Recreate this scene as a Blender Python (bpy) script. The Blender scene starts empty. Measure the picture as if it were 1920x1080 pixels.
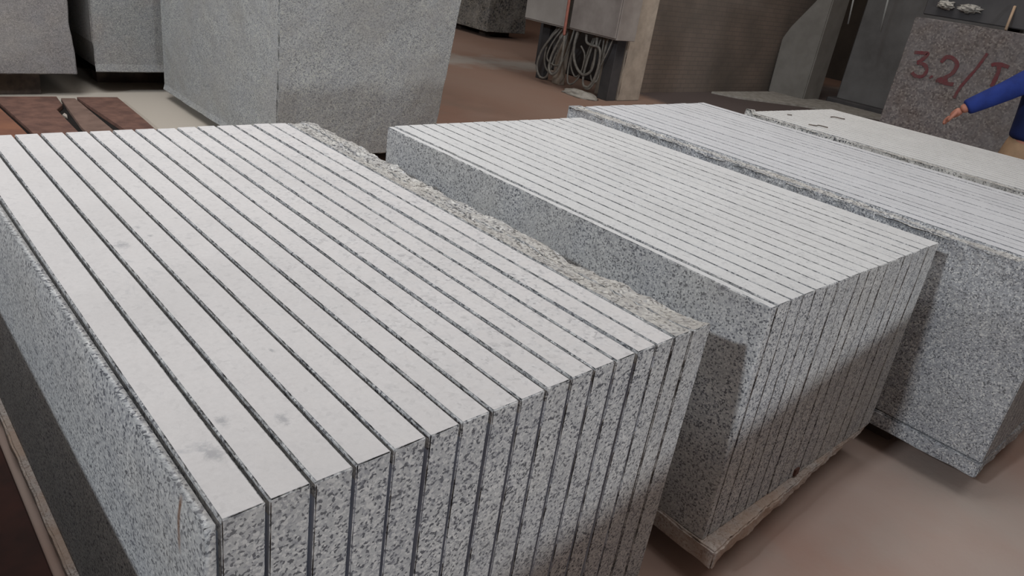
import bpy, bmesh, math, random
from mathutils import Vector, Matrix, noise
rnd = random.Random(7)
S = bpy.context.scene
COL = S.collection
PI = math.pi

# ------------------------------------------------------------ camera
cd = bpy.data.cameras.new('camera'); cam = bpy.data.objects.new('camera', cd); COL.objects.link(cam)
fw = Vector((0.65022615, 0.6378578, -0.41272676)); rt = Vector((0.73821292, -0.65884817, 0.14477837)).normalized()
up = rt.cross(fw).normalized(); fw = up.cross(rt).normalized()
M = Matrix((rt, up, -fw)).transposed().to_4x4(); M.translation = Vector((0, 0, 1.7))
cam.matrix_world = M
cd.sensor_width = 36; cd.lens = 36 * 1393.3 / 1920; cd.clip_start = .05; cd.clip_end = 100
S.camera = cam

# ------------------------------------------------------------ light
w = bpy.data.worlds.new('hall_air'); S.world = w; w.use_nodes = True
w.node_tree.nodes['Background'].inputs[0].default_value = (.66, .53, .45, 1)
w.node_tree.nodes['Background'].inputs[1].default_value = .32

def area(name, loc, target, sx, sy, power, col, spread=180):
    l = bpy.data.lights.new(name, 'AREA'); l.shape = 'RECTANGLE'; l.size = sx; l.size_y = sy
    l.energy = power; l.color = col; l.spread = math.radians(spread)
    o = bpy.data.objects.new(name, l); COL.objects.link(o); o.location = loc
    o.rotation_euler = (Vector(target) - Vector(loc)).to_track_quat('-Z', 'Y').to_euler()
    return o
area('roof_skylight', (3.0, .9, 6.4), (2.9, .9, 0), 5.0, 3.8, 90, (.97, .985, 1.0), 130)
area('left_fill_light', (-0.6, 3.2, 6.4), (1.8, 7.0, 0), 2.5, 2.5, 165, (.98, .99, 1.0), 120)  # fill light added to brighten the left background
area('side_window_light', (-8.0, 1.4, 6.0), (1.6, 1.4, .6), .45, .45, 520, (.86, .93, 1.0))
area('front_window_light', (1.6, -7.2, 2.5), (1.6, 1.0, .5), 1.0, .4, 290, (.90, .95, 1.0))
area('rear_fill_light', (7.0, 12.8, 6.2), (8.4, 11.2, 0), 2.5, 2.5, 60, (1.0, .95, .89), 130)  # added fill for the rear floor
area('machine_bay_fill', (7.6, 3.8, 6.2), (9.2, 7.2, .8), 2.5, 2.5, 165, (1.0, .95, .89), 150)  # added fill that lifts the pillar and back wall

vs = S.view_settings
vs.view_transform = 'Standard'; vs.look = 'None'; vs.gamma = 1; vs.use_curve_mapping = False; vs.exposure = 0.0

# ------------------------------------------------------------ materials
class NT:
    def __init__(s, name, rough=.85):
        s.m = bpy.data.materials.new(name); s.m.use_nodes = True; s.t = s.m.node_tree
        s.b = s.t.nodes['Principled BSDF']; s.b.inputs['Roughness'].default_value = rough
        s.b.inputs['Specular IOR Level'].default_value = .25
        s.co = s.n('ShaderNodeTexCoord').outputs['Object']
    def n(s, typ, **k):
        x = s.t.nodes.new(typ)
        for a, v in k.items(): setattr(x, a, v)
        return x
    def link(s, a, b): s.t.links.new(a, b)
    def noise(s, scale, detail=3, rough=.5, co=None, dist=0):
        x = s.n('ShaderNodeTexNoise'); x.inputs['Scale'].default_value = scale; x.inputs['Detail'].default_value = detail
        x.inputs['Roughness'].default_value = rough; x.inputs['Distortion'].default_value = dist
        s.link(co or s.co, x.inputs['Vector']); return x.outputs['Fac']
    def vor(s, scale, co=None, out='Color'):
        x = s.n('ShaderNodeTexVoronoi'); x.inputs['Scale'].default_value = scale
        s.link(co or s.co, x.inputs['Vector']); return x.outputs[out]
    def ramp(s, fac, stops, const=False):
        x = s.n('ShaderNodeValToRGB'); r = x.color_ramp
        if const: r.interpolation = 'CONSTANT'
        while len(r.elements) < len(stops): r.elements.new(.5)
        for e, (p, c) in zip(r.elements, stops):
            e.position = p; e.color = (c, c, c, 1) if isinstance(c, (int, float)) else (*c, 1)
        s.link(fac, x.inputs[0]); return x.outputs[0]
    def mix(s, fac, a, b, mode='MIX'):
        x = s.n('ShaderNodeMix', data_type='RGBA', blend_type=mode)
        for sock, v in ((x.inputs[0], fac), (x.inputs[6], a), (x.inputs[7], b)):
            if hasattr(v, 'links'): s.link(v, sock)
            elif isinstance(v, (int, float)): sock.default_value = v
            else: sock.default_value = (*v, 1)
        return x.outputs[2]
    def math(s, op, a, b=0.0):
        x = s.n('ShaderNodeMath', operation=op)
        for i, v in enumerate((a, b)):
            if hasattr(v, 'links'): s.link(v, x.inputs[i])
            else: x.inputs[i].default_value = v
        return x.outputs[0]
    def xyz(s):
        x = s.n('ShaderNodeSeparateXYZ'); s.link(s.co, x.inputs[0]); return x.outputs
    def col(s, c):
        if hasattr(c, 'links'): s.link(c, s.b.inputs['Base Color'])
        else: s.b.inputs['Base Color'].default_value = (*c, 1)
    def bump(s, h, strength=.4, dist=.01):
        x = s.n('ShaderNodeBump'); x.inputs['Strength'].default_value = strength; x.inputs['Distance'].default_value = dist
        s.link(h, x.inputs['Height']); s.link(x.outputs[0], s.b.inputs['Normal'])

def grain(t, scale, dark, mid, light, white, warp=.006):
    """granite: crystals of four minerals"""
    nz = t.n('ShaderNodeTexNoise'); nz.inputs['Scale'].default_value = scale * .55; nz.inputs['Detail'].default_value = 2
    t.link(t.co, nz.inputs['Vector'])
    vm = t.n('ShaderNodeVectorMath', operation='MULTIPLY_ADD')
    t.link(nz.outputs['Color'], vm.inputs[0]); vm.inputs[1].default_value = (warp, warp, warp); t.link(t.co, vm.inputs[2])
    v1 = t.vor(scale, vm.outputs[0]); v2 = t.vor(scale * .55, vm.outputs[0])
    s1 = t.n('ShaderNodeSeparateColor'); t.link(v1, s1.inputs[0]); s2 = t.n('ShaderNodeSeparateColor'); t.link(v2, s2.inputs[0])
    big = t.noise(scale * .2, 2)
    f = t.math('ADD', s1.outputs[0], t.math('MULTIPLY', t.math('SUBTRACT', big, .5), .3))
    f = t.math('ADD', f, t.math('MULTIPLY', t.math('SUBTRACT', s2.outputs[1], .5), .22))
    return t.ramp(f, [(0, dark), (.13, dark), (.20, mid), (.42, light), (.72, light), (.86, white)]), f

def granite(name, scale=120, dark=(.10, .102, .112), mid=(.26, .265, .28), light=(.40, .405, .405), white=(.54, .54, .53),
            stain=(.36, .345, .31), stain_amt=.35, rust=False, mud=None, bump=.35):
    t = NT(name)
    c, f = grain(t, scale, dark, mid, light, white)
    c = t.mix(t.math('MULTIPLY', t.ramp(t.noise(2.3, 4, .6), [(.42, 0), (.66, 1)]), stain_amt), c, stain)
    c = t.mix(t.ramp(t.noise(7, 3), [(.3, .0), (.7, .22)]), c, (.20, .21, .235))
    if rust:
        x = t.xyz()
        wob = t.math('MULTIPLY', t.math('SUBTRACT', t.noise(35, 2), .5), .008)
        dy = t.math('ABSOLUTE', t.math('SUBTRACT', t.math('ADD', x[1], wob), .886))
        my = t.ramp(dy, [(0, 1), (.003, 1), (.0055, 0)])
        mz = t.ramp(x[2], [(.80, 0), (.825, .75), (.90, 1), (.917, 0)])
        mx = t.ramp(x[0], [(.300, 1), (.304, 0)])
        c = t.mix(t.math('MULTIPLY', t.math('MULTIPLY', my, mz), mx), c, (.16, .085, .05))
    if mud:
        c = t.mix(t.math('MULTIPLY', t.ramp(t.noise(3.1, 4, .65), [(.3, .0), (.6, 1)]), mud[1]), c, mud[0])
    t.col(c); t.bump(t.math('ADD', f, t.math('MULTIPLY', t.noise(scale * 1.4, 2), .8)), bump, .003)
    return t.m

def dusty_top(name, scale=120, thr=(.60, .80), amt=.5, tint=(.60, .595, .59), grad=None, smudge=False):
    """wet-sawn top whose pale cutting slurry has dried on it"""
    t = NT(name, .8)
    c, f = grain(t, scale, (.10, .105, .12), (.30, .31, .33), (.47, .47, .475), (.60, .60, .60))
    m = t.ramp(t.noise(26, 5, .7), [(thr[0] - .2, 0), (thr[1], 1)])
    m = t.math('MULTIPLY', m, amt)
    if grad:
        x = t.xyz()
        m = t.math('MULTIPLY', m, t.ramp(t.math('MULTIPLY', x[0], .5), [(grad[0] * .5, .25), (grad[1] * .5, 1.0)]))
    pale = t.mix(t.ramp(t.noise(3.0, 4, .6), [(.35, 0), (.7, 1)]), tint, tuple(v * .90 for v in tint))
    pale = t.mix(t.ramp(t.noise(90, 3, .7), [(.4, 0), (.75, .35)]), pale, tuple(v * .78 for v in tint))
    c = t.mix(m, pale, c)
    if smudge:
        s = t.ramp(t.noise(5.5, 5, .75, dist=.8), [(.66, 0), (.74, .45)])
        c = t.mix(s, c, (.30, .31, .33))
        x = t.xyz()
        for (sx, sy, r) in ((.544, 1.86, .012), (.553, 1.796, .011), (.478, 1.764, .03), (.358, .93, .028), (.486, .96, .02), (.567, 1.168, .01), (.40, 1.0, .02)):
            dx = t.math('MULTIPLY', t.math('SUBTRACT', x[0], sx), 1.5); dy = t.math('SUBTRACT', x[1], sy)
            d = t.math('SQRT', t.math('ADD', t.math('MULTIPLY', dx, dx), t.math('MULTIPLY', dy, dy)))
            d = t.math('ADD', d, t.math('MULTIPLY', t.math('SUBTRACT', t.noise(70, 4, .8), .5), r * 2.6))
            c = t.mix(t.ramp(t.math('DIVIDE', d, r * 4), [(.05, .55), (.24, 0)]), c, (.22, .225, .24))
    t.col(c); t.bump(t.noise(140, 3, .7), .25, .002)
    return t.m

def plain(name, c, c2=None, scale=8, rough=.8, metal=0, bump=.15, lo=.35, hi=.65):
    t = NT(name, rough)
    if c2: t.col(t.mix(t.ramp(t.noise(scale, 5, .6), [(lo, 0), (hi, 1)]), c, c2))
    else: t.col(c)
    t.b.inputs['Metallic'].default_value = metal
    if bump: t.bump(t.noise(scale * 6, 4, .6), bump, .004)
    return t.m

MG1 = granite('granite_sawn_coarse', 210, rust=True, stain_amt=.25)
MG2 = granite('granite_sawn', 210, stain_amt=.4)
MG3 = granite('granite_blue_grey', 210, light=(.30, .31, .325), stain_amt=.2)
MROUGH = granite('granite_broken', 140, dark=(.035, .034, .036), light=(.40, .39, .37), white=(.56, .55, .52), stain=(.42, .39, .34), stain_amt=.5, bump=.7)
MTAN = granite('granite_base_with_dried_mud', 190, mud=((.36, .265, .205), .85), bump=.6)
MT1 = dusty_top('sawn_top_slurry', grad=(.5, 1.35), amt=.75, tint=(.56, .543, .535), smudge=True)
MT2 = dusty_top('sawn_top_pale', 120, amt=.45, tint=(.55, .55, .545))
MT3 = dusty_top('sawn_top_grey', 120, amt=.35, tint=(.53, .535, .55))
MT4 = dusty_top('sawn_top_white', 120, amt=.25, tint=(.56, .56, .55))
MKERF = plain('blue_grey_slurry_skin', (.50, .55, .63), (.38, .42, .50), 14, .8)
MBIG = granite('granite_raw_block', 150, dark=(.15, .155, .16), mid=(.22, .23, .235), light=(.285, .295, .295), white=(.38, .39, .36), stain=(.25, .24, .22), stain_amt=.4)
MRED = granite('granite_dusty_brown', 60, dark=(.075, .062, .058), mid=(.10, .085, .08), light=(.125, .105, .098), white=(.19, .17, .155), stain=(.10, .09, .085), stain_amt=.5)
MCONC = plain('concrete', (.36, .31, .26), (.25, .215, .18), 5)
MWOOD = plain('red_brown_wood', (.17, .092, .07), (.10, .055, .044), 9, .9)
MWOOD2 = plain('orange_brown_wood', (.22, .10, .06), (.15, .07, .048), 5, .9)
MTIMB = plain('dark_timber', (.10, .075, .06), (.05, .04, .035), 9, .9)
MCAB = plain('grey_painted_steel', (.30, .285, .265), (.24, .225, .21), 2.5, .55, bump=.03)
MCAB2 = plain('grey_painted_steel_dusty', (.24, .22, .205), (.17, .15, .14), 3, .6, bump=.03)
MCABLE = plain('grey_cable', (.20, .19, .17), (.12, .115, .105), 20, .6)
MCABR = plain('red_hose', (.30, .11, .08), (.22, .09, .07), 20, .6)
MDARK = plain('dark_steel', (.035, .035, .038), (.06, .058, .06), 2, .6, bump=.05)
MPANEL = plain('blue_grey_steel', (.12, .12, .122), (.08, .078, .078), 1.6, .6, bump=.05)
MDUST = plain('grey_slurry', (.30, .29, .27), (.2, .19, .17), 12, .95, bump=.4)
MPAINT = plain('red_paint', (.115, .028, .034), (.10, .05, .05), 25, .9)
MROD = plain('pale_rod', (.35, .25, .17), (.28, .2, .14), 10, .6)
MROD2 = plain('grey_rod', (.22, .23, .23), None, 10, .5)
MBLUE = plain('blue_cloth', (.016, .035, .19), (.010, .022, .12), 6, .9, bump=.25)
MNAVY = plain('navy_cloth', (.008, .015, .07), (.006, .011, .045), 6, .9, bump=.25)
MTROU = plain('tan_cloth', (.34, .22, .13), (.24, .16, .10), 5, .9, bump=.25)
MSKIN = plain('skin', (.36, .16, .11), (.30, .12, .085), 12, .55, bump=.05)
MHAIR = plain('black_hair', (.012, .010, .009), None, 10, .5)
MSHOE = plain('dark_rubber', (.02, .02, .022), None, 10, .6)
MCHIP = plain('red_brown_chip', (.10, .05, .04), None, 10, .8)
MEYE = plain('eye_white', (.6, .6, .58), None, 10, .3, bump=0)
MLIP = plain('lip', (.28, .10, .08), None, 10, .5, bump=0)

# floor: concrete trodden with red dust and grey slurry
t = NT('floor_dusty_concrete', .9)
n1 = t.noise(.55, 5, .55, dist=.4); n2 = t.noise(1.7, 5, .6)
c = t.mix(t.ramp(n1, [(.36, 0), (.62, 1)]), (.30, .185, .145), (.34, .27, .235))
c = t.mix(t.ramp(n2, [(.5, 0), (.75, .6)]), c, (.30, .27, .24))
x = t.xyz()
far_ = t.ramp(t.math('ADD', t.math('MULTIPLY', x[0], .1), t.math('MULTIPLY', n2, .15)), [(.50, 0), (.66, .85)])
c = t.mix(far_, c, (.165, .105, .08))
# drift of grey slurry on the far left ground and along the drain by the pillar
m = t.math('MULTIPLY', t.ramp(t.math('ADD', t.math('MULTIPLY', x[1], .1), t.math('MULTIPLY', n2, .06)), [(.42, 0), (.56, 1)]),
           t.ramp(t.math('MULTIPLY', x[0], .1), [(.27, 1), (.34, 0)]))
c = t.mix(m, c, (.43, .385, .33))
dl = t.math('ABSOLUTE', t.math('SUBTRACT', t.math('ADD', t.math('MULTIPLY', t.math('SUBTRACT', x[0], 9.0), .28), x[1]), t.math('ADD', 8.9, t.math('MULTIPLY', t.math('SUBTRACT', n2, .5), 1.6))))
m2 = t.math('MULTIPLY', t.ramp(t.math('MULTIPLY', dl, .2), [(.02, .75), (.13, 0)]), t.ramp(t.math('MULTIPLY', x[0], .1), [(.55, 0), (.7, 1)]))
c = t.mix(m2, c, (.24, .235, .22))
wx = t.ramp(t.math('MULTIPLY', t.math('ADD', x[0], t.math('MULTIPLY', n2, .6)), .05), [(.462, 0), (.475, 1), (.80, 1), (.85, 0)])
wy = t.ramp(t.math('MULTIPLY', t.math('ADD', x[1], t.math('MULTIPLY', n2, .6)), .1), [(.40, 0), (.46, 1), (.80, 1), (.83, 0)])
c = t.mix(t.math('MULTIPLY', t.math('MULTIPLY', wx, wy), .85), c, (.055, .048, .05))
t.col(c); t.bump(t.noise(30, 5, .6), .15, .01); MFLOOR = t.m
# far wall: dusty planks / brick courses
t = NT('wall_dusty_brick', .95)
br = t.n('ShaderNodeTexBrick'); br.inputs['Scale'].default_value = 1; br.inputs['Brick Width'].default_value = .22; br.inputs['Row Height'].default_value = .07
br.inputs['Mortar Size'].default_value = .006; br.inputs['Color1'].default_value = (.17, .135, .115, 1); br.inputs['Color2'].default_value = (.155, .125, .107, 1); br.inputs['Mortar'].default_value = (.12, .10, .09, 1)
mp = t.n('ShaderNodeMapping'); mp.inputs['Rotation'].default_value = (PI / 2, 0, 0); t.link(t.co, mp.inputs[0]); t.link(mp.outputs[0], br.inputs['Vector'])
c = t.mix(t.ramp(t.noise(.9, 5, .6), [(.35, 0), (.65, .8)]), br.outputs[0], (.085, .075, .067))
t.col(c); t.bump(t.noise(12, 4), .2, .01); MBRICK = t.m
MWALL = plain('wall_dark_plaster', (.07, .06, .052), (.045, .04, .036), 1.2, .95)

# ------------------------------------------------------------ helpers
def link(o, parent=None):
    COL.objects.link(o)
    if parent: o.parent = parent
    return o
def mesh(name, verts, faces, mats, idx=None, parent=None, smooth=False):
    me = bpy.data.meshes.new(name); me.from_pydata([tuple(v) for v in verts], [], faces)
    for m_ in (mats if isinstance(mats, (list, tuple)) else [mats]): me.materials.append(m_)
    if idx: me.polygons.foreach_set('material_index', idx)
    if smooth: me.polygons.foreach_set('use_smooth', [True] * len(me.polygons))
    me.update()
    return link(bpy.data.objects.new(name, me), parent)
def empty(name, loc=(0, 0, 0)):
    o = bpy.data.objects.new(name, None); o.empty_display_size = .2; COL.objects.link(o); o.location = loc; return o
def tag(o, label, cat, group=None):
    o['label'] = label; o['category'] = cat
    if group: o['group'] = group
    return o
def struct(o): o['kind'] = 'structure'; return o

def stations(a, b, step, c):
    n = max(1, round((b - a - 2 * c) / step)); return [a] + [a + c + (b - a - 2 * c) * i / n for i in range(n + 1)] + [b]
def rough_box(x0, x1, y0, y1, z0, z1, c=.003, chip=.004, steps=(.05, .02, .06), disp=None, seed=0, topmat=0, sharp=None):
    """box whose arrises are chipped; returns verts, faces, material ids. disp(p, side) -> Vector."""
    r = random.Random(seed)
    X, Y, Z = stations(x0, x1, steps[0], c), stations(y0, y1, steps[1], c), stations(z0, z1, steps[2], c)
    nx, ny, nz = len(X), len(Y), len(Z)
    vid, V, F, I = {}, [], [], []
    def v(i, j, k):
        key = (i, j, k)
        if key in vid: return vid[key]
        e = [i in (0, nx - 1), j in (0, ny - 1), k in (0, nz - 1)]
        p = [X[i], Y[j], Z[k]]
        if sum(e) >= 2:
            h = c * .75 + (chip * r.random() ** 3)
            for q, (ix, n_) in enumerate(((i, nx), (j, ny), (k, nz))):
                if e[q]: p[q] += h if ix == 0 else -h
        p = Vector(p)
        if disp: p = disp(p, (i == 0, i == nx - 1, j == 0, j == ny - 1, k == 0, k == nz - 1))
        vid[key] = len(V); V.append(p); return vid[key]
    def quad(a, b, c_, d, m_): F.append((a, b, c_, d)); I.append(m_)
    for j in range(ny - 1):
        for k in range(nz - 1):
            quad(v(0, j, k), v(0, j, k + 1), v(0, j + 1, k + 1), v(0, j + 1, k), 0)
            quad(v(nx - 1, j, k), v(nx - 1, j + 1, k), v(nx - 1, j + 1, k + 1), v(nx - 1, j, k + 1), 0)
    for i in range(nx - 1):
        for k in range(nz - 1):
            quad(v(i, 0, k), v(i + 1, 0, k), v(i + 1, 0, k + 1), v(i, 0, k + 1), 0)
            quad(v(i, ny - 1, k), v(i, ny - 1, k + 1), v(i + 1, ny - 1, k + 1), v(i + 1, ny - 1, k), 0)
    for i in range(nx - 1):
        for j in range(ny - 1):
            quad(v(i, j, 0), v(i, j + 1, 0), v(i + 1, j + 1, 0), v(i + 1, j, 0), 0)
            inner = 0 < i < nx - 2 and 0 < j < ny - 2
            quad(v(i, j, nz - 1), v(i + 1, j, nz - 1), v(i + 1, j + 1, nz - 1), v(i, j + 1, nz - 1), topmat if inner else 0)
    return V, F, I

def N(p, s, o=0): return noise.noise(Vector((p[0] * s + o, p[1] * s + 3.1 * o, p[2] * s - o)))
def F3(p, s, o=0): return N(p, s, o) + .5 * N(p, s * 2.1, o + 5) + .25 * N(p, s * 4.3, o + 9)

def plain_box(x0, x1, y0, y1, z0, z1, b=.004, bev=1):
    bm = bmesh.new(); bmesh.ops.create_cube(bm, size=1)
    for v in bm.verts:
        v.co = Vector(((x0 + x1) / 2 + v.co.x * (x1 - x0), (y0 + y1) / 2 + v.co.y * (y1 - y0), (z0 + z1) / 2 + v.co.z * (z1 - z0)))
    if b: bmesh.ops.bevel(bm, geom=bm.edges[:], offset=b, segments=bev, affect='EDGES')
    return bm
def bmobj(name, bm, mat, parent=None, smooth=False):
    me = bpy.data.meshes.new(name); bm.to_mesh(me); bm.free(); me.materials.append(mat)
    if smooth: me.polygons.foreach_set('use_smooth', [True] * len(me.polygons))
    return link(bpy.data.objects.new(name, me), parent)
def box(name, x0, x1, y0, y1, z0, z1, mat, parent=None, b=.004): return bmobj(name, plain_box(x0, x1, y0, y1, z0, z1, b), mat, parent)
def tube(name, pts, r, mat, parent=None, cyclic=False, res=3, smooth=True):
    """tube swept along a smoothed polyline, as a mesh"""
    P = [Vector(p) for p in pts]; Q = []
    n = len(P)
    if n > 2 and smooth:
        for i in range(n - 1):
            p0, p1, p2, p3 = P[max(i - 1, 0)], P[i], P[i + 1], P[min(i + 2, n - 1)]
            for s in range(8):
                u = s / 8
                Q.append(.5 * ((2 * p1) + (p2 - p0) * u + (2 * p0 - 5 * p1 + 4 * p2 - p3) * u * u + (3 * p1 - p0 - 3 * p2 + p3) * u ** 3))
        Q.append(P[-1])
    else: Q = P
    V, F = [], []; k = 10; ref = Vector((.31, .2, .93)).normalized()
    for i, q in enumerate(Q):
        d = (Q[min(i + 1, len(Q) - 1)] - Q[max(i - 1, 0)]).normalized()
        a = ref - d * ref.dot(d)
        if a.length < 1e-3: a = Vector((1, 0, 0))
        a.normalize(); ref = a; b_ = d.cross(a)
        rr = r(i / (len(Q) - 1)) if callable(r) else r
        for j in range(k): V.append(q + (a * math.cos(2 * PI * j / k) + b_ * math.sin(2 * PI * j / k)) * rr)
    for i in range(len(Q) - 1):
        for j in range(k): F.append((i * k + j, i * k + (j + 1) % k, (i + 1) * k + (j + 1) % k, (i + 1) * k + j))
    F.append(tuple(range(k))[::-1]); F.append(tuple((len(Q) - 1) * k + j for j in range(k)))
    return mesh(name, V, F, mat, parent=parent, smooth=True)

# ------------------------------------------------------------ setting
def plane_box(name, *a, mat): return struct(box(name, *a, mat, b=0))
plane_box('floor', -6, 18, -6, 18, -.2, 0, mat=MFLOOR)
plane_box('wall_back', 8.78, 14.6, 7.05, 7.3, 0, 5.5, mat=MBRICK)
plane_box('wall_far', -6, 18, 17.8, 18, 0, 5.5, mat=MWALL)
plane_box('wall_right', 17.8, 18, -6, 17.8, 0, 5.5, mat=MWALL)
plane_box('wall_left', -1.6, 6.2, 10.6, 10.8, 0, 5.5, mat=MWALL)
# raised kerb of the machine pit in front of the back wall
V = [(11.0, 6.95), (13.0, 6.9), (14.4, 4.6), (13.2, 4.75), (12.2, 5.9), (11.2, 6.55)]
vs_ = [(x, y, z) for z in (0, .03) for x, y in V]; n = len(V)
struct(mesh('trim_1', vs_, [tuple(range(n))[::-1], tuple(range(n, 2 * n))] + [(i, (i + 1) % n, n + (i + 1) % n, n + i) for i in range(n)], MDUST))

# ------------------------------------------------------------ sawn blocks
def tops(i, n, base, var, r): return [base + r.uniform(-var, var) for _ in range(n)]
def slab(parent, x0, x1, y0, y1, z0, z1, mats, seed, disp=None, chip=.005, c=.0028, ystep=.018, zstep=.03, xstep=.03, kerf=False):
    V, F, I = rough_box(x0, x1, y0, y1, z0, z1, c=c, chip=chip, steps=(xstep, ystep, zstep), disp=disp, seed=seed, topmat=1)
    if kerf:   # flat walls of the cuts carry a skin of dried slurry
        mats = mats + [MKERF]
        for i, f in enumerate(F):
            xs = [V[k].x for k in f]; ys = [V[k].y for k in f]; zs = [V[k].z for k in f]
            if max(xs) - min(xs) < .0016 and min(ys) > y0 + .004 and max(zs) < z1 - .004: I[i] = 2
    return mesh('slab', V, F, mats, I, parent, smooth=seed == 1)

def base_part(parent, x0, x1, y0, y1, z0, z1, amp, seed, mat=MTAN, slant=0, step=.03, lift=0):
    def d(p, s):
        q = p.copy()
        f_ = lambda d_: max(0, 1 - d_ / .06)
        q.x += f_(p.x - x0) * amp * F3(p, 6, seed) + f_(x1 - p.x) * amp * F3(p, 6, seed + 3)
        q.y += f_(p.y - y0) * (amp * F3(p, 6, seed + 1) + .45 * amp * F3(p, 30, seed)) + f_(y1 - p.y) * amp * F3(p, 6, seed + 2)
        q.y += slant * (p.x - x0) / (x1 - x0) * max(0, 1 - (p.y - y0) / .25)
        if s[5] and (p.x < x0 + .06 or p.y < y0 + .06): q.z += .25 * amp * F3(p, 20, seed)
        if lift:
            fy = max(0, 1 - (p.y - y0) / .25); q.z = z1 - (z1 - q.z) * (1 - lift * fy * (p.x - x0) / (x1 - x0))
        if s[4]: q.z += abs(amp * .6 * F3(p, 5, seed + 7)) * .6
        return q
    V, F, I = rough_box(x0, x1, y0, y1, z0, z1, c=.006, chip=.008, steps=(step, step, .014), disp=d, seed=seed)
    return mesh('base', V, F, mat, I, parent)

# --- foreground block (17 slabs, wide kerfs)
b1 = empty('sawn_granite_block', (0, 0, 0))
tag(b1, 'foreground granite block sawn with wide dark cuts, its right edge broken and rough', 'granite block')
K0, PIT, KW = .304, .0722, .0075
rr = random.Random(3)
yaw1 = .0111
def b1rot(o):   # block stands a touch askew
    return o
Y0f, Y1f = .787, 2.742
def ysk(x): return (x - .3) * .022
def d_sliver(p, s):
    q = p.copy(); q.y += ysk(p.x)
    if s[0]:
        h = max(0, (p.z - .84) / .09)
        q.x += .0125 * h ** 2.5 * (1 + .15 * N(p, 9))
        if s[5]: q.z -= .003
    return q
slab(b1, K0 - .017, K0, Y0f, Y1f, .09, .930, [MG1, MG1], 1, d_sliver, chip=.0015, c=.0012, zstep=.014)
for k in range(15):
    a = K0 + k * PIT + KW; b = K0 + (k + 1) * PIT
    dy0 = rr.uniform(-.0015, .0015); dz = rr.uniform(-.0012, .0012); ph = rr.uniform(0, 9)
    def dd(p, s, dy0=dy0, dz=dz, ph=ph):
        q = p.copy(); q.y += ysk(p.x) + dy0; q.z += dz
        q.x += .0009 * N((0, p.y * 2, p.z * 2), 1, ph)
        return q
    slab(b1, a, b, Y0f, Y1f, .09, .934, [MG1, MT1], 10 + k, dd, chip=.0062, c=.0022, ystep=.012, kerf=True)
def d_rough(amp, drop, seed, outer):
    def d(p, s):
        q = p.copy(); q.y += ysk(p.x)
        if p.z > .86:
            fz = (p.z - .86) / .074
            tt = min(1, max(0, (p.x - 1.392) / .165))
            e = min(1, max(0, (p.y - Y0f) / .12))
            q.z -= fz * e * (drop * tt ** 1.3 + amp * tt * (.5 + F3(p, 7, seed)) + .35 * amp * abs(F3(p, 28, seed + 4)) * min(1, tt * 4))
        if outer and s[1]:
            q.x += .028 * F3(p, 3.5, seed + 2) + .010 * F3(p, 14, seed)
            if p.z > .85: q.x -= .012 * (p.z - .85) / .08
        return q
    return d
a = K0 + 15 * PIT + KW
slab(b1, a, a + .068, Y0f, Y1f, .09, .934, [MG1, MROUGH], 61, d_rough(.022, .012, 3, False), xstep=.006, ystep=.010, chip=.006)
slab(b1, a + .0745, a + .155, Y0f, Y1f + .03, .09, .932, [MG1, MROUGH], 62, d_rough(.022, .012, 3, True), xstep=.008, ystep=.010, chip=.008, zstep=.02)
base_part(b1, K0 - .038, a + .16, Y0f - .02, Y1f + .03, .05, .09, .008, 4)

# --- second block (thin sliver, 15 slabs, narrow kerfs)
b2 = empty('sawn_granite_block', (0, 0, 0))
tag(b2, 'second sawn granite block from the left, with narrow cuts and a muddy ledge below', 'granite block')
K2, P2, KW2 = 1.780, .0708, .0048
def lean2(p): return -.018 * (1 - p.z / .95)       # front face leans out a little towards the foot
def d2s(p, s):
    q = p.copy()
    if s[0]: q.x += .003 * F3(p, 5, 2); 
    if s[2]: q.y += lean2(p)
    if s[5]: q.z -= .002 * abs(N(p, 25))
    return q
slab(b2, 1.752, K2, .768, 2.585, .165, .951, [MG2, MT2], 101, d2s, chip=.004)
for k in range(16):
    a = K2 + k * P2 + KW2; b = K2 + (k + 1) * P2 if k < 15 else 2.942
    dy0 = rr.uniform(-.001, .001); dz = rr.uniform(-.001, .001)
    zb = .165
    def dd(p, s, dy0=dy0, dz=dz):
        q = p.copy(); q.y += dy0
        if s[2]: q.y += lean2(p) + .0012 * F3(p, 9, 4)
        q.z += dz
        return q
    slab(b2, a, b, .768, 2.585, zb, .954, [MG2, MT2], 110 + k, dd, chip=.0045, c=.0018, ystep=.016)
base_part(b2, 1.742, 2.945, .700, 2.61, .095, .165, .010, 8, slant=.056, step=.014, lift=.7)
V, F, I = rough_box(2.305, 2.335, .746, .760, .172, .200, c=.002, chip=.002, steps=(.01, .01, .01), seed=5)
o = mesh('chip', V, F, MCHIP, I, b2); o['label'] = 'small red-brown chip on the front foot of the block'

# --- third block
b3 = empty('sawn_granite_block', (0, 0, 0))
tag(b3, 'third sawn granite block from the left, with a broad blue-grey side at the right', 'granite block')
K3, P3, KW3 = 3.165, .0690, .0036
def front3(p):
    """uncut end: set back at the very top, bulging below"""
    if p.z > .90: return .17 - .02 * N(p, 6)
    if p.z > .80: return .17 * ((p.z - .80) / .10) ** 1.5
    return 0
def yaw3(q): q.x += (q.y - .365) * .014; return q
def d3s(p, s):
    q = p.copy()
    if s[0]:
        h = max(0, min(1, (p.z - .80) / .15))
        q.x += .006 * F3(p, 4, 11) + h * (.030 * abs(F3(p, 3.2, 5)) + .012 * abs(F3(p, 13, 8)))
    if s[5]: q.z -= .006 + .014 * abs(F3(p, 9, 3))
    if s[2]: q.y += front3(p)
    return yaw3(q)
slab(b3, 3.068, K3 - .002, .365, 2.835, .175, .955, [MG3, MROUGH], 201, d3s, chip=.010, c=.004, zstep=.02, xstep=.012)
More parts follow.
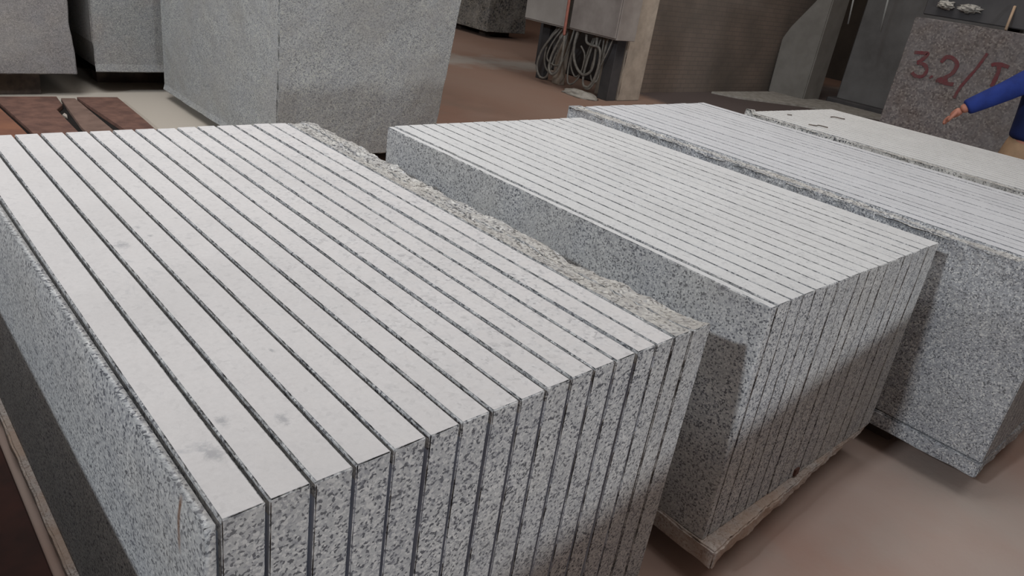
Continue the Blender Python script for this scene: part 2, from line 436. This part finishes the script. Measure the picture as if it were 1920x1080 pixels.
for k in range(17):
    a = K3 + k * P3 + KW3; b = K3 + (k + 1) * P3
    dz = rr.uniform(-.001, .001)
    def dd(p, s, dz=dz):
        q = p.copy(); q.z += dz
        if s[2]: q.y += front3(p) * .9
        return yaw3(q)
    slab(b3, a, b, .365, 2.80 + .003 * math.sin(k * 2.1), .175, .954, [MG3, MT3], 210 + k, dd, chip=.0045, c=.0016, ystep=.02, zstep=.05)
def d3r(p, s):
    q = p.copy()
    if s[1]: q.x += .01 * F3(p, 5, 21)
    q = yaw3(q); return q
slab(b3, K3 + 17 * P3 + KW3, K3 + 17 * P3 + .045, .45, 2.55, .175, .938, [MG3, MROUGH], 230, d3r, chip=.008, c=.003, ystep=.03, zstep=.05)
base_part(b3, 3.067, 4.35, .362, 2.84, .10, .170, .012, 15, MG3)

# --- fourth block
b4 = empty('sawn_granite_block', (0, 0, 0))
tag(b4, 'farthest sawn granite block, its pale top strewn with dark scraps', 'granite block')
def d4s(p, s):
    q = p.copy()
    if s[0]: q.x += .012 * F3(p, 5, 31) + .02 * max(0, min(1, (p.z - .88) / .07)) * abs(F3(p, 8, 2))
    if s[5]: q.z += -.004 - .010 * abs(F3(p, 8, 5)) + (.022 if p.y > 2.52 else 0)
    return q
slab(b4, 4.505, 4.56, .55, 2.565, .17, .952, [MROUGH, MROUGH], 301, d4s, chip=.010, c=.004, zstep=.03, xstep=.012)
for k in range(16):
    a = 4.564 + k * .0685; b = a + .0655
    slab(b4, a, b, .55, 2.56 - .0025 * k, .17, .95, [MG2, MT4], 310 + k, None, chip=.0045, c=.0016, ystep=.03, zstep=.06)
base_part(b4, 4.49, 5.67, .53, 2.58, .10, .165, .01, 35)

# scraps lying on the fourth block
def scrap(pts, r, label, mat=MTIMB):
    return tag(tube('twig', pts, r, mat), label, 'twig')
scrap([(5.22, 2.315, .956), (5.25, 2.30, .959), (5.275, 2.262, .957), (5.30, 2.25, .956)], .0035, 'dark curved scrap of twig near the far corner of the farthest sawn block')
scrap([(4.66, 2.19, .957), (4.69, 2.155, .957), (4.72, 2.15, .959), (4.745, 2.10, .957)], .0032, 'thin bent twig near the left edge of the farthest sawn block')
scrap([(4.82, 2.43, .956), (4.845, 2.41, .956)], .003, 'tiny dark splinter near the back edge of the farthest sawn block')

# timbers the blocks stand on
def bearer(x0, x1, y0, y1, z1, label, mat=MTIMB, group=None):
    V, F, I = rough_box(x0, x1, y0, y1, 0, z1, c=.005, chip=.008, steps=(.08, .08, .05), seed=int(x0 * 100))
    return tag(mesh('timber_bearer', V, F, mat, I), label, 'timber', group)
bearer(.40, 1.48, 1.10, 1.24, .05, 'dark timber under the front of the foreground sawn block')
bearer(.40, 1.48, 2.25, 2.39, .05, 'dark timber under the back of the foreground sawn block')
bearer(1.86, 2.86, 1.05, 1.19, .095, 'dark timber under the front of the second sawn block')
bearer(1.86, 2.86, 2.20, 2.34, .095, 'dark timber under the back of the second sawn block')
bearer(3.20, 4.25, .72, .86, .10, 'dark timber under the front of the third sawn block')
bearer(3.20, 4.25, 2.30, 2.44, .10, 'dark timber under the back of the third sawn block')
bearer(4.6, 5.6, .90, 1.04, .10, 'dark timber under the front of the farthest sawn block')
bearer(4.6, 5.6, 2.10, 2.24, .10, 'dark timber under the back of the farthest sawn block')

# ------------------------------------------------------------ raw blocks
def raw_block(name, x0, x1, y0, y1, z0, z1, mat, label, amp=.02, seed=0, taper=0.0, step=.06, group=None, extra=None):
    def d(p, s):
        q = p.copy()
        a = amp * F3(p, 1.6, seed) + .25 * amp * F3(p, 9, seed + 4)
        f_ = lambda d_: max(0, 1 - d_ / .12)
        q.x += f_(p.x - x0) * a * .35 + f_(x1 - p.x) * a + taper * (p.z - z0) * (p.x - x0) / (x1 - x0)
        q.y += f_(p.y - y0) * a * .3 + f_(y1 - p.y) * a
        q.z += f_(z1 - p.z) * a * .4
        if s[4]: q.z = z0
        if extra: q = extra(q, p, s)
        return q
    V, F, I = rough_box(x0, x1, y0, y1, z0, z1, c=.008, chip=.014, steps=(step, step, step), disp=d, seed=seed)
    return tag(mesh(name, V, F, mat, I), label, 'granite block', group)
def bigx(q, p, s):
    if s[0] and p.z < .13: q.x -= .012
    return q
raw_block('granite_block', 2.36, 3.72, 4.83, 7.04, .09, 1.95, MBIG, 'tall grey uncut granite block standing behind the foreground sawn block', .03, 3, .13, .045, extra=bigx)
bearer(2.5, 3.6, 5.2, 5.35, .09, 'timber under the front of the tall uncut block')
bearer(2.5, 3.6, 6.5, 6.65, .09, 'timber under the back of the tall uncut block')
raw_block('granite_block', .25, 1.685, 7.13, 8.6, .2, 1.7, granite('granite_block_warm', 190, dark=(.11, .10, .098), mid=(.15, .14, .135), light=(.17, .158, .15), white=(.24, .22, .21), stain_amt=.2),
          'brownish grey uncut block raised on timber at the far left of the photo', .02, 13)
def g2x(q, p, s):
    if s[0]: q.x += .06 * min(1, max(0, (.45 - p.z) / .25)) * 1.0 * (p.z < .45)
    if s[2] and p.z < .265: q.y -= .02
    return q
raw_block('granite_block', 1.855, 3.6, 7.25, 8.8, .2, 1.7, granite('granite_block_grey', 190, dark=(.11, .112, .112), mid=(.16, .16, .158), light=(.185, .185, .18), white=(.27, .27, .25), stain=(.25, .15, .10), stain_amt=.15),
          'grey uncut block raised on timber, between the far left block and the tall grey block', .012, 23, extra=g2x)
bearer(.3, 1.45, 7.30, 7.44, .2, 'brown timber under the front edge of the far left uncut block')
bearer(.3, 1.65, 8.1, 8.25, .2, 'brown timber under the back of the far left uncut block')
bearer(2.0, 3.4, 7.75, 7.9, .2, 'dark timber under the front of the block left of the tall one')
bearer(2.0, 3.4, 8.4, 8.55, .2, 'dark timber under the back of the block left of the tall one')
raw_block('granite_block', 10.08, 11.1, 11.7, 13.2, .12, 1.7, granite('granite_block_dark', 40, dark=(.03, .03, .028), mid=(.08, .075, .068), light=(.13, .12, .105), white=(.2, .19, .165)),  # dark, coarse-grained granite
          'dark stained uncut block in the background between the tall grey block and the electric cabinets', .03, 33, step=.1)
bearer(10.3, 10.95, 12.0, 12.2, .12, 'timber under the dark background block, near end')
bearer(10.3, 10.95, 12.8, 13.0, .12, 'timber under the dark background block, far end')
# brown block with the painted mark
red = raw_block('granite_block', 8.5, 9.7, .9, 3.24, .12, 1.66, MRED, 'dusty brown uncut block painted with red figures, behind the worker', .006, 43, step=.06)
bearer(8.6, 9.6, 1.2, 1.35, .12, 'timber under the brown painted block, right end')
bearer(8.6, 9.6, 2.7, 2.85, .12, 'timber under the brown painted block, left end')
def stroke(pts, r, off=0):
    """brush stroke lying on the block's face: pts are (y, z)"""
    Q = []
    P = [Vector((0, y, z)) for y, z in pts]
    for i in range(len(P) - 1):
        p0, p1, p2, p3 = P[max(i - 1, 0)], P[i], P[i + 1], P[min(i + 2, len(P) - 1)]
        for s in range(6):
            u = s / 6; Q.append(.5 * ((2 * p1) + (p2 - p0) * u + (2 * p0 - 5 * p1 + 4 * p2 - p3) * u * u + (3 * p1 - p0 - 3 * p2 + p3) * u ** 3))
    Q.append(P[-1])
    V, F = [], []
    for i, q in enumerate(Q):
        d = (Q[min(i + 1, len(Q) - 1)] - Q[max(i - 1, 0)]).normalized(); nrm = Vector((0, -d.z, d.y))
        wr = r * (1 + .25 * N(q, 30))
        for sgn in (1, -1):
            for xx in (8.4935 - off * .5, 8.53): V.append(Vector((xx, q.y + sgn * nrm.y * wr, q.z + sgn * nrm.z * wr)))
    for i in range(len(Q) - 1):
        a, b = i * 4, (i + 1) * 4
        F += [(a, b, b + 2, a + 2), (a, a + 1, b + 1, b), (a + 2, b + 2, b + 3, a + 3), (a + 1, a + 3, b + 3, b + 1)]
    F += [(0, 2, 3, 1), (len(V) - 4, len(V) - 3, len(V) - 1, len(V) - 2)]
    return V, F
# px -> (y, z) on the plane x = 8.47, worked out beforehand from the camera fit
PT = {'3': [[(3.127, 1.323), (3.054, 1.332), (2.995, 1.333), (3.027, 1.273), (3.066, 1.233)], [(3.066, 1.233), (2.993, 1.227), (2.95, 1.182), (2.965, 1.12), (3.029, 1.101), (3.082, 1.128)]], '.': [[(2.893, 1.13), (2.877, 1.117)]], '2': [[(2.842, 1.278), (2.812, 1.337), (2.744, 1.334), (2.691, 1.288), (2.701, 1.207), (2.752, 1.149), (2.811, 1.11), (2.806, 1.095)], [(2.811, 1.11), (2.727, 1.096), (2.656, 1.101)], [(2.789, 1.094), (2.724, 1.129)]], '/': [[(2.465, 1.439), (2.502, 1.306), (2.552, 1.177), (2.587, 1.08), (2.604, 0.975)]], 'T': [[(2.394, 1.343), (2.349, 1.362), (2.297, 1.363), (2.242, 1.354)], [(2.349, 1.362), (2.317, 1.328), (2.313, 1.244), (2.318, 1.156)]]}
def figure(keys_list, r, lab):
    V, F = [], []
    for qi, ks in enumerate(keys_list):
        v_, f_ = stroke(ks, r, qi * .002); n0 = len(V); V += v_; F += [tuple(i + n0 for i in f) for f in f_]
    o = mesh('painted_figure', V, F, MPAINT, parent=red); o['label'] = lab
figure(PT['3'], .017, 'red painted figure 3')
figure(PT['.'], .018, 'red painted point')
figure(PT['2'], .018, 'red painted figure 2')
figure(PT['/'], .014, 'red painted slash')
figure(PT['T'], .017, 'red painted letter T')

# ------------------------------------------------------------ boards on the ground at the left
def board(poly, z0, z1, mat, label):
    if z0 == 0 and poly[0][1] > 5: z0 += .008
    n = len(poly); V = [(x, y, z) for z in (z0, z1) for x, y in poly]
    F = [tuple(range(n))[::-1], tuple(range(n, 2 * n))] + [(i, (i + 1) % n, n + (i + 1) % n, n + i) for i in range(n)]
    bm = bmesh.new(); vv = [bm.verts.new(v) for v in V]
    for f in F: bm.faces.new([vv[i] for i in f])
    bmesh.ops.recalc_face_normals(bm, faces=bm.faces)
    bmesh.ops.bevel(bm, geom=bm.edges[:], offset=.004, segments=1, affect='EDGES')
    return tag(bmobj('board', bm, mat), label, 'board')
board([(.60, 6.9), (1.90, 6.93), (1.85, 4.9), (.68, 4.9)], 0.001, .008, plain('gap_shade_sheet', (.014, .012, .011), None, 5, .9), 'added dark sheet that paints the shade in the gaps between the red-brown boards')  # dark sheet added to stand in for shade between the boards
board([(1.64, 7.0), (1.95, 6.98), (1.93, 6.3), (1.86, 4.9), (1.72, 4.9), (1.70, 6.0)], 0, .045, MWOOD, 'red-brown wooden board nearest the tall grey block, right of the dark wedge gap')
board([(1.52, 6.99), (1.625, 6.98), (1.625, 6.05), (1.60, 4.9), (1.43, 4.9), (1.44, 6.1)], 0, .04, plain('brown_wood', (.19, .125, .10), (.13, .085, .068), 9, .9), 'narrow paler brown board between the two dark gaps on the ground at the left')
board([(1.06, 7.05), (1.50, 7.03), (1.475, 6.75), (1.40, 6.6), (1.385, 6.0), (1.36, 4.9), (1.13, 4.9), (1.10, 6.1)], 0, .045, MWOOD, 'wide red-brown board with a ragged right end on the ground at the left')
board([(.62, 7.0), (1.03, 6.9), (1.06, 6.1), (1.08, 4.9), (.7, 4.9)], 0, .05, MWOOD2, 'orange-brown board at the left edge of the photo behind the foreground block')
board([(1.41, 6.50), (1.44, 6.56), (1.445, 6.50), (1.43, 6.43)], 0.009, .03, plain('pale_chip', (.36, .32, .28)), 'small pale chip lying in the gap between two brown boards')
board([(-.02, 3.4), (.25, 3.4), (.245, 1.5), (.24, .5), (-.02, .5)], 0, .03, plain('shade_dark_red_wood', (.055, .025, .02), (.03, .018, .016), 6, .9), 'reddish board darkened as painted shade on the ground left of the foreground block')  # wood colour darkened to carry the shade beside the block

# uncut block standing just left of the frame; it keeps the low window light off the foreground block's side
raw_block('granite_block', -1.3, -.035, .35, 3.6, .08, .775, MRED, 'granite block just outside the left edge of the photo', .004, 71, step=.08)
# unseen block added in front of the row to shade its lower fronts
V, F, I = rough_box(-1.6, 1.6, -.9, 0, 0, .97, c=.006, chip=.01, steps=(.08, .08, .08), seed=81)
o = mesh('granite_block', V, F, MG2, I); o.location = (1.9, -.90, 0); o.rotation_euler = (0, 0, .41)
tag(o, 'added unseen granite block that shades the lower fronts of the row', 'granite block')

# ------------------------------------------------------------ pillar and cabinets
V, F, I = rough_box(8.19, 8.66, 6.60, 7.05, 0, 5.4, c=.01, chip=.02, steps=(.1, .1, .08), seed=91)
struct(mesh('trim_2', V, F, MCONC, I))
def cabinet(y0, y1, label, mat, zb):
    t_ = empty('electric_cabinet', (7.95, (y0 + y1) / 2, zb)); tag(t_, label, 'electric cabinet')
    def bx(nm, *a, m_=mat, b=.005):
        o = box(nm, *a, m_, t_, b); o.location = -t_.location; return o
    bx('body', 7.78, 8.15, y0, y1, zb, zb + 1.15)
    bx('door', 7.755, 7.778, y0 + .012, y1 - .012, zb + .02, zb + 1.13)
    bx('handle', 7.735, 7.755, y0 + .05, y0 + .08, zb + .52, zb + .66, m_=MDARK, b=.003)
    return t_
cabinet(7.42, 8.23, 'left grey electric cabinet with open underside, left of the red hose', MCAB, .80)
cabinet(6.48, 7.33, 'right grey electric cabinet fixed beside the concrete pillar', MCAB2, .81)
box_ = box('cabinet_stand', 8.02, 8.12, 7.58, 7.74, 0, .80, MCONC); tag(box_, 'pale narrow concrete post behind the cables under the left cabinet', 'post')
box_ = box('cabinet_stand', 7.98, 8.16, 6.62, 6.80, 0, .81, MDARK); tag(box_, 'dark post under the right electric cabinet beside the pillar', 'post')
box_ = box('cabinet_stand', 8.03, 8.15, 7.95, 8.10, 0, .80, MDARK); tag(box_, 'dark post under the left end of the left electric cabinet', 'post')
tag(tube('hose', [(7.72, 7.375, 2.1), (7.72, 7.375, 1.4), (7.73, 7.378, 1.0), (7.74, 7.38, .72)], .020, MCABR), 'red hose running down between the two electric cabinets', 'hose')
CG = 'grey cables looped under the electric cabinets'
def cable(pts, r, label='grey flexible cable hanging in a loop under the electric cabinets', g=CG, mat=MCABLE):
    return tag(tube('cable', pts, r, mat), label, 'cable', g)
cable([(7.75, 7.38, .72), (7.78, 7.39, .5), (7.80, 7.42, .30), (7.80, 7.52, .16), (7.80, 7.62, .22), (7.81, 7.62, .40), (7.83, 7.55, .60), (7.9, 7.5, .80)], .017, 'pale grey cable that continues the red hose in a deep loop', None)
cable([(7.92, 7.62, .80), (7.88, 7.76, .62), (7.86, 7.88, .42), (7.86, 7.93, .20), (7.86, 7.84, .07), (7.86, 7.72, .08), (7.86, 7.66, .2), (7.9, 7.6, .5), (7.95, 7.55, .80)], .016)
cable([(7.96, 7.70, .80), (7.92, 7.82, .60), (7.90, 7.84, .36), (7.90, 7.78, .20), (7.90, 7.62, .16), (7.92, 7.55, .30), (7.96, 7.52, .80)], .014)
cable([(7.90, 7.56, .80), (7.86, 7.70, .55), (7.85, 7.74, .35), (7.86, 7.60, .28), (7.87, 7.48, .32), (7.92, 7.44, .5), (7.97, 7.42, .80)], .013)
cable([(7.85, 7.24, .81), (7.86, 7.27, .60), (7.86, 7.22, .42), (7.87, 7.12, .30), (7.88, 7.0, .27), (7.90, 6.9, .4), (7.92, 6.94, .81)], .019)
cable([(7.9, 7.12, .81), (7.86, 7.06, .70), (7.85, 6.96, .67), (7.86, 6.82, .66), (7.87, 6.78, .52), (7.87, 6.80, .30), (7.87, 6.88, .14), (7.87, 6.97, .12)], .017)
cable([(7.95, 6.98, .81), (7.92, 7.02, .55), (7.90, 7.04, .30), (7.88, 7.0, .14), (7.88, 6.90, .10), (7.9, 6.84, .2), (7.94, 6.80, .5), (7.97, 6.78, .81)], .016)
cable([(7.97, 6.90, .81), (7.95, 6.94, .55), (7.93, 6.95, .32), (7.91, 6.86, .20), (7.93, 6.80, .3), (7.97, 6.86, .81)], .012)
cable([(7.92, 6.66, .81), (7.9, 6.70, .62), (7.9, 6.78, .42), (7.9, 6.84, .26)], .010)
cable([(8.0, 7.30, .81), (7.95, 7.36, .6), (7.93, 7.34, .35), (7.93, 7.22, .2), (7.93, 7.12, .3), (7.96, 7.08, .6), (8.0, 7.05, .81)], .012)
cable([(7.9, 7.18, .62), (7.92, 7.1, .5), (7.92, 7.12, .25), (7.9, 7.22, .1), (7.9, 7.32, .12), (7.92, 7.36, .4), (7.95, 7.3, .81)], .012)
tk = box('shade_box', 8.95, 9.7, 7.5, 9.1, 0, 1.5, MDARK, b=.02); tag(tk, 'added dark tank in the shadow behind the electric cabinets', 'backdrop')  # dark box added so the space behind the cables looks shaded
# heap of dried slurry at the foot of the pillar
bm = bmesh.new(); bmesh.ops.create_icosphere(bm, subdivisions=4, radius=1)
for v in bm.verts:
    v.co = Vector((v.co.x * .16, v.co.y * .30, max(0, v.co.z) * .075)) * (1 + .25 * F3(v.co, 1.5, 2)); v.co.z = max(v.co.z, 0)
o = bmobj('slurry_heap', bm, MDUST, smooth=True); o.location = (7.78, 6.95, 0); tag(o, 'low heap of dried grey slurry at the foot of the concrete pillar', 'heap')

# ------------------------------------------------------------ right background: machine foundation, steel column, rods
prof = [(7.0, 0), (7.02, .93), (6.92, 1.15), (6.60, 1.62), (6.50, 1.85), (6.30, 1.95), (6.30, 0)]
n = len(prof); V = [(x, y, z) for x in (12.9, 13.5) for y, z in prof]
bm = bmesh.new(); vv = [bm.verts.new(v) for v in V]
for f in [tuple(range(n)), tuple(range(n, 2 * n))[::-1]] + [(i, (i + 1) % n, n + (i + 1) % n, n + i) for i in range(n)]: bm.faces.new([vv[i] for i in f])
bmesh.ops.recalc_face_normals(bm, faces=bm.faces); bmesh.ops.bevel(bm, geom=bm.edges[:], offset=.02, segments=2, affect='EDGES')
o = bmobj('machine_foundation', bm, plain('grey_concrete', (.18, .175, .165), (.14, .135, .125), 3)); tag(o, 'grey concrete machine foundation with a sloped left shoulder, against the back wall', 'machine foundation')
sm = empty('gang_saw', (14.6, 5.0, 0)); tag(sm, 'dark steel gang saw frame standing in the shadow behind the brown painted block', 'machine')
for nm, a, m_ in (('column', (13.75, 14.2, 3.7, 6.12, 0, 3.6), MPANEL), ('column', (14.4, 14.8, 1.2, 1.8, 0, 3.6), MDARK), ('beam', (14.2, 14.9, .6, 5.7, 2.6, 3.1), MDARK),
                  ('bed', (14.2, 15.0, .6, 4.5, 0.001, .75), MDARK), ('guard', (14.25, 14.3, 1.8, 4.55, .75, 2.6), MPANEL), ('foot', (13.55, 14.4, 3.6, 6.2, 0, .1), MDARK)):
    o = box(nm, *a, m_, sm, .02); o.location = -sm.location
tag(tube('hanging_rod', [(11.0, 4.583, 1.381), (11.0, 4.619, 1.791), (11.0, 4.64, 5.4)], .014, MROD2, smooth=False), 'thin grey rod hanging in front of the steel column', 'rod')
tag(tube('hanging_rod', [(11.0, 5.056, 1.408), (11.0, 5.088, 1.724), (11.0, 5.12, 5.4)], .012, MROD2, smooth=False), 'thin rod hanging just right of the machine foundation', 'rod')
tag(tube('stick', [(9.18, 2.585, 1.667), (9.30, 2.62, 1.90)], .014, MROD, smooth=False), 'short pale stick leaning on top of the brown painted block', 'stick')
for (y0, y1, lab) in ((3.25, 3.42, 'left tuft of pale frayed packing on the dark beam above the brown block'), (2.98, 3.2, 'right tuft of pale frayed packing on the dark beam above the brown block')):
    bm = bmesh.new(); bmesh.ops.create_icosphere(bm, subdivisions=3, radius=1)
    for v in bm.verts:
        k = 1 + .5 * F3(v.co, 3, y0 * 7); v.co = Vector((v.co.x * .05 * k, v.co.y * (y1 - y0) / 2 * k, v.co.z * .04 * k))
    o = bmobj('packing_tuft', bm, MDUST); o.location = (9.31, (y0 + y1) / 2 - .06, 1.815); tag(o, lab, 'packing')
hb = empty('overhead_beam', (9.5, 2.6, 1.87)); tag(hb, 'dark steel beam over the brown painted block', 'beam')
o = box('beam_web', 9.35, 9.7, .6, 3.5, 1.69, 2.3, MDARK, hb, .01); o.location = -hb.location
for yy in (.7, 2.6):
    o = box('leg', 9.72, 9.85, yy, yy + .12, 0, 2.25, MDARK, hb, .005); o.location = -hb.location

# ------------------------------------------------------------ worker
def skin(name, chain, edges, mat, parent, sub=2, root=0):
    me = bpy.data.meshes.new(name); me.from_pydata([c_[:3] for c_ in chain], edges, [])
    o = bpy.data.objects.new(name, me); COL.objects.link(o)
    me.materials.append(mat)
    sk = o.modifiers.new('s', 'SKIN')
    for i, c_ in enumerate(chain):
        r_ = c_[3]; me.skin_vertices[0].data[i].radius = (r_, r_) if not isinstance(r_, tuple) else r_
        me.skin_vertices[0].data[i].use_root = i == root
    sk.use_smooth_shade = True
    ss = o.modifiers.new('u', 'SUBSURF'); ss.levels = sub; ss.render_levels = sub
    if parent: o.parent = parent
    return o
PX, PY = 6.42, 1.32
per = empty('person', (PX, PY, 0)); tag(per, 'person in a blue jacket and tan trousers reaching forward behind the farthest sawn block', 'person')
def P_(x, y, z, r): return (x - PX, y - PY, z, r)
# body (skin-coloured continuous figure under the clothes)
body = skin('body', [P_(6.42, 1.380, .96, (.125, .095)), P_(6.42, 1.390, 1.12, (.120, .09)), P_(6.42, 1.420, 1.30, (.130, .09)), P_(6.42, 1.450, 1.42, (.09, .07)), P_(6.42, 1.480, 1.52, .052), P_(6.42, 1.510, 1.59, .050),
    P_(6.26, 1.45, 1.41, .052), P_(6.06, 1.57, 1.29, .040), P_(5.93, 1.72, 1.150, .034), P_(5.92, 1.745, 1.128, .034),
    P_(6.58, 1.45, 1.41, .052), P_(6.70, 1.40, 1.17, .040), P_(6.68, 1.45, .98, .026), P_(6.68, 1.46, .95, .030),
    P_(6.33, 1.390, .90, .082), P_(6.30, 1.600, .50, .055), P_(6.30, 1.580, .12, .036), P_(6.30, 1.680, .05, .034),
    P_(6.52, 1.370, .90, .082), P_(6.55, 1.280, .50, .055), P_(6.56, 1.140, .12, .036), P_(6.56, 1.240, .05, .034)],
    [(0, 1), (1, 2), (2, 3), (3, 4), (4, 5), (3, 6), (6, 7), (7, 8), (8, 9), (3, 10), (10, 11), (11, 12), (12, 13), (0, 14), (14, 15), (15, 16), (16, 17), (0, 18), (18, 19), (19, 20), (20, 21)], MSKIN, per)
# jacket
skin('jacket', [P_(6.42, 1.380, .965, (.188, .152)), P_(6.42, 1.380, 1.03, (.186, .15)), P_(6.42, 1.390, 1.14, (.178, .148)), P_(6.42, 1.410, 1.30, (.175, .140)), P_(6.42, 1.440, 1.42, (.13, .115)), P_(6.42, 1.455, 1.50, (.085, .085)), P_(6.42, 1.47, 1.545, (.066, .070)),
      P_(6.33, 1.440, 1.425, .108), P_(6.26, 1.445, 1.415, .100), P_(6.51, 1.440, 1.425, .108), P_(6.58, 1.445, 1.415, .100)],
     [(0, 1), (1, 2), (2, 3), (3, 4), (4, 5), (5, 6), (4, 7), (7, 8), (4, 9), (9, 10)], MNAVY, per)
for s_, pts in (('near', [P_(6.35, 1.445, 1.43, .080), P_(6.25, 1.455, 1.415, .098), P_(6.16, 1.50, 1.37, .082), P_(6.06, 1.57, 1.29, .072), P_(6.00, 1.64, 1.225, .066), P_(5.94, 1.71, 1.16, .058), P_(5.932, 1.722, 1.148, .054)]),
                ('far', [P_(6.49, 1.445, 1.43, .080), P_(6.59, 1.445, 1.415, .094), P_(6.65, 1.42, 1.31, .078), P_(6.70, 1.40, 1.18, .066), P_(6.69, 1.42, 1.09, .060), P_(6.68, 1.44, 1.01, .052), P_(6.68, 1.445, .995, .049)])):
    skin('sleeve', pts, [(i, i + 1) for i in range(6)], MBLUE, per)
skin('trousers', [P_(6.42, 1.375, 1.06, (.160, .128)), P_(6.42, 1.375, .90, (.172, .138)),
    P_(6.33, 1.420, .80, .105), P_(6.30, 1.600, .50, .080), P_(6.30, 1.580, .14, .062), P_(6.30, 1.580, .09, .060),
    P_(6.52, 1.350, .80, .105), P_(6.55, 1.280, .50, .080), P_(6.56, 1.140, .14, .062), P_(6.56, 1.140, .09, .060)],
     [(0, 1), (1, 2), (2, 3), (3, 4), (4, 5), (1, 6), (6, 7), (7, 8), (8, 9)], MTROU, per, root=1)
for x_, y_ in ((6.30, 1.58), (6.56, 1.14)):
    skin('shoe', [P_(x_, y_ - .06, .05, (.042, .048)), P_(x_, y_ + .04, .05, (.046, .046)), P_(x_, y_ + .15, .04, (.048, .036)), P_(x_, y_ + .20, .035, (.036, .028))], [(0, 1), (1, 2), (2, 3)], MSHOE, per)
# hands: palm and five fingers each, hanging relaxed from the wrist
def hand(wx, wy, wz, side):
    d = Vector((.02, .62, -.78)).normalized(); sx = Vector((side, 0, 0)); nrm = d.cross(sx).normalized()
    if nrm.z > 0: nrm = -nrm
    W = Vector((wx, wy, wz))
    ch, ed = [], []
    def add(p, r): ch.append((p.x - PX, p.y - PY, p.z, r)); return len(ch) - 1
    w0 = add(W, .034); m0 = add(W + d * .045, (.040, .028)); m1 = add(W + d * .085, (.042, .022)); ed += [(w0, m0), (m0, m1)]
    skin('palm', ch, ed, MSKIN, per, 2)
    for i, (off, ln) in enumerate(((-.030, .066), (-.010, .075), (.010, .070), (.028, .056))):
        b = W + d * .078 + sx * off
        d2 = (d + nrm * .25).normalized(); d3 = (d + nrm * .8).normalized()
        c_ = [b, b + d * ln * .35, b + d * ln * .35 + d2 * ln * .35, b + d * ln * .35 + d2 * ln * .35 + d3 * ln * .3]
        skin('finger', [(p.x - PX, p.y - PY, p.z, r) for p, r in zip(c_, (.0115, .011, .010, .0085))], [(0, 1), (1, 2), (2, 3)], MSKIN, per, 2)
    b = W + d * .025 - sx * .022
    c_ = [b, b - sx * .022 + d * .025 + nrm * .008, b - sx * .030 + d * .055 + nrm * .016, b - sx * .026 + d * .075 + nrm * .022]
    skin('thumb', [(p.x - PX, p.y - PY, p.z, r) for p, r in zip(c_, (.016, .0135, .012, .010))], [(0, 1), (1, 2), (2, 3)], MSKIN, per, 2)
hand(5.922, 1.738, 1.135, 1); hand(6.68, 1.465, .95, -1)
# head
bm = bmesh.new(); bmesh.ops.create_icosphere(bm, subdivisions=4, radius=1)
for v in bm.verts:
    x_, y_, z_ = v.co
    wdt = .076 * (1 - .22 * max(0, -z_)); dep = .096 * (1 - .10 * max(0, -z_))
    q = Vector((x_ * wdt, y_ * dep + (.012 if z_ < -.2 and y_ > 0 else 0), z_ * .118))
    if y_ > .75:
        nose = math.exp(-((x_ / .16) ** 2) - ((z_ + .10) / .26) ** 2); q.y += .022 * nose
        for sx in (-1, 1): q.y -= .010 * math.exp(-(((x_ - sx * .36) / .17) ** 2) - ((z_ - .10) / .13) ** 2)
        q.y += .006 * math.exp(-((x_ / .3) ** 2) - ((z_ + .55) / .08) ** 2)
    v.co = q
hd = bmobj('head', bm, MSKIN, per, True); hd.location = (0, .215, 1.665); hd.rotation_euler = (-.25, 0, 0)
for sx in (-1, 1):
    bm = bmesh.new(); bmesh.ops.create_uvsphere(bm, u_segments=12, v_segments=8, radius=.011)
    o = bmobj('eye', bm, MEYE, hd, True); o.location = (sx * .030, .080, .012)
    bm = bmesh.new(); bmesh.ops.create_uvsphere(bm, u_segments=12, v_segments=8, radius=1)
    for v in bm.verts: v.co = Vector((v.co.x * .010, v.co.y * .018, v.co.z * .030))
    o = bmobj('ear', bm, MSKIN, hd, True); o.location = (sx * .077, -.005, -.005)
bm = bmesh.new(); bmesh.ops.create_uvsphere(bm, u_segments=12, v_segments=8, radius=1)
for v in bm.verts: v.co = Vector((v.co.x * .024, v.co.y * .008, v.co.z * .007))
o = bmobj('mouth', bm, MLIP, hd, True); o.location = (0, .092, -.062)
bm = bmesh.new(); bmesh.ops.create_icosphere(bm, subdivisions=4, radius=1)
bmesh.ops.delete(bm, geom=[v for v in bm.verts if v.co.z < -.1 + .55 * max(0, v.co.y + .1) or (v.co.y > .35 and v.co.z < .55)], context='VERTS')
for v in bm.verts: v.co = Vector((v.co.x * .084, v.co.y * .104, v.co.z * .127)) * (1 + .03 * N(v.co, 6))
o = bmobj('hair', bm, MHAIR, hd, True)
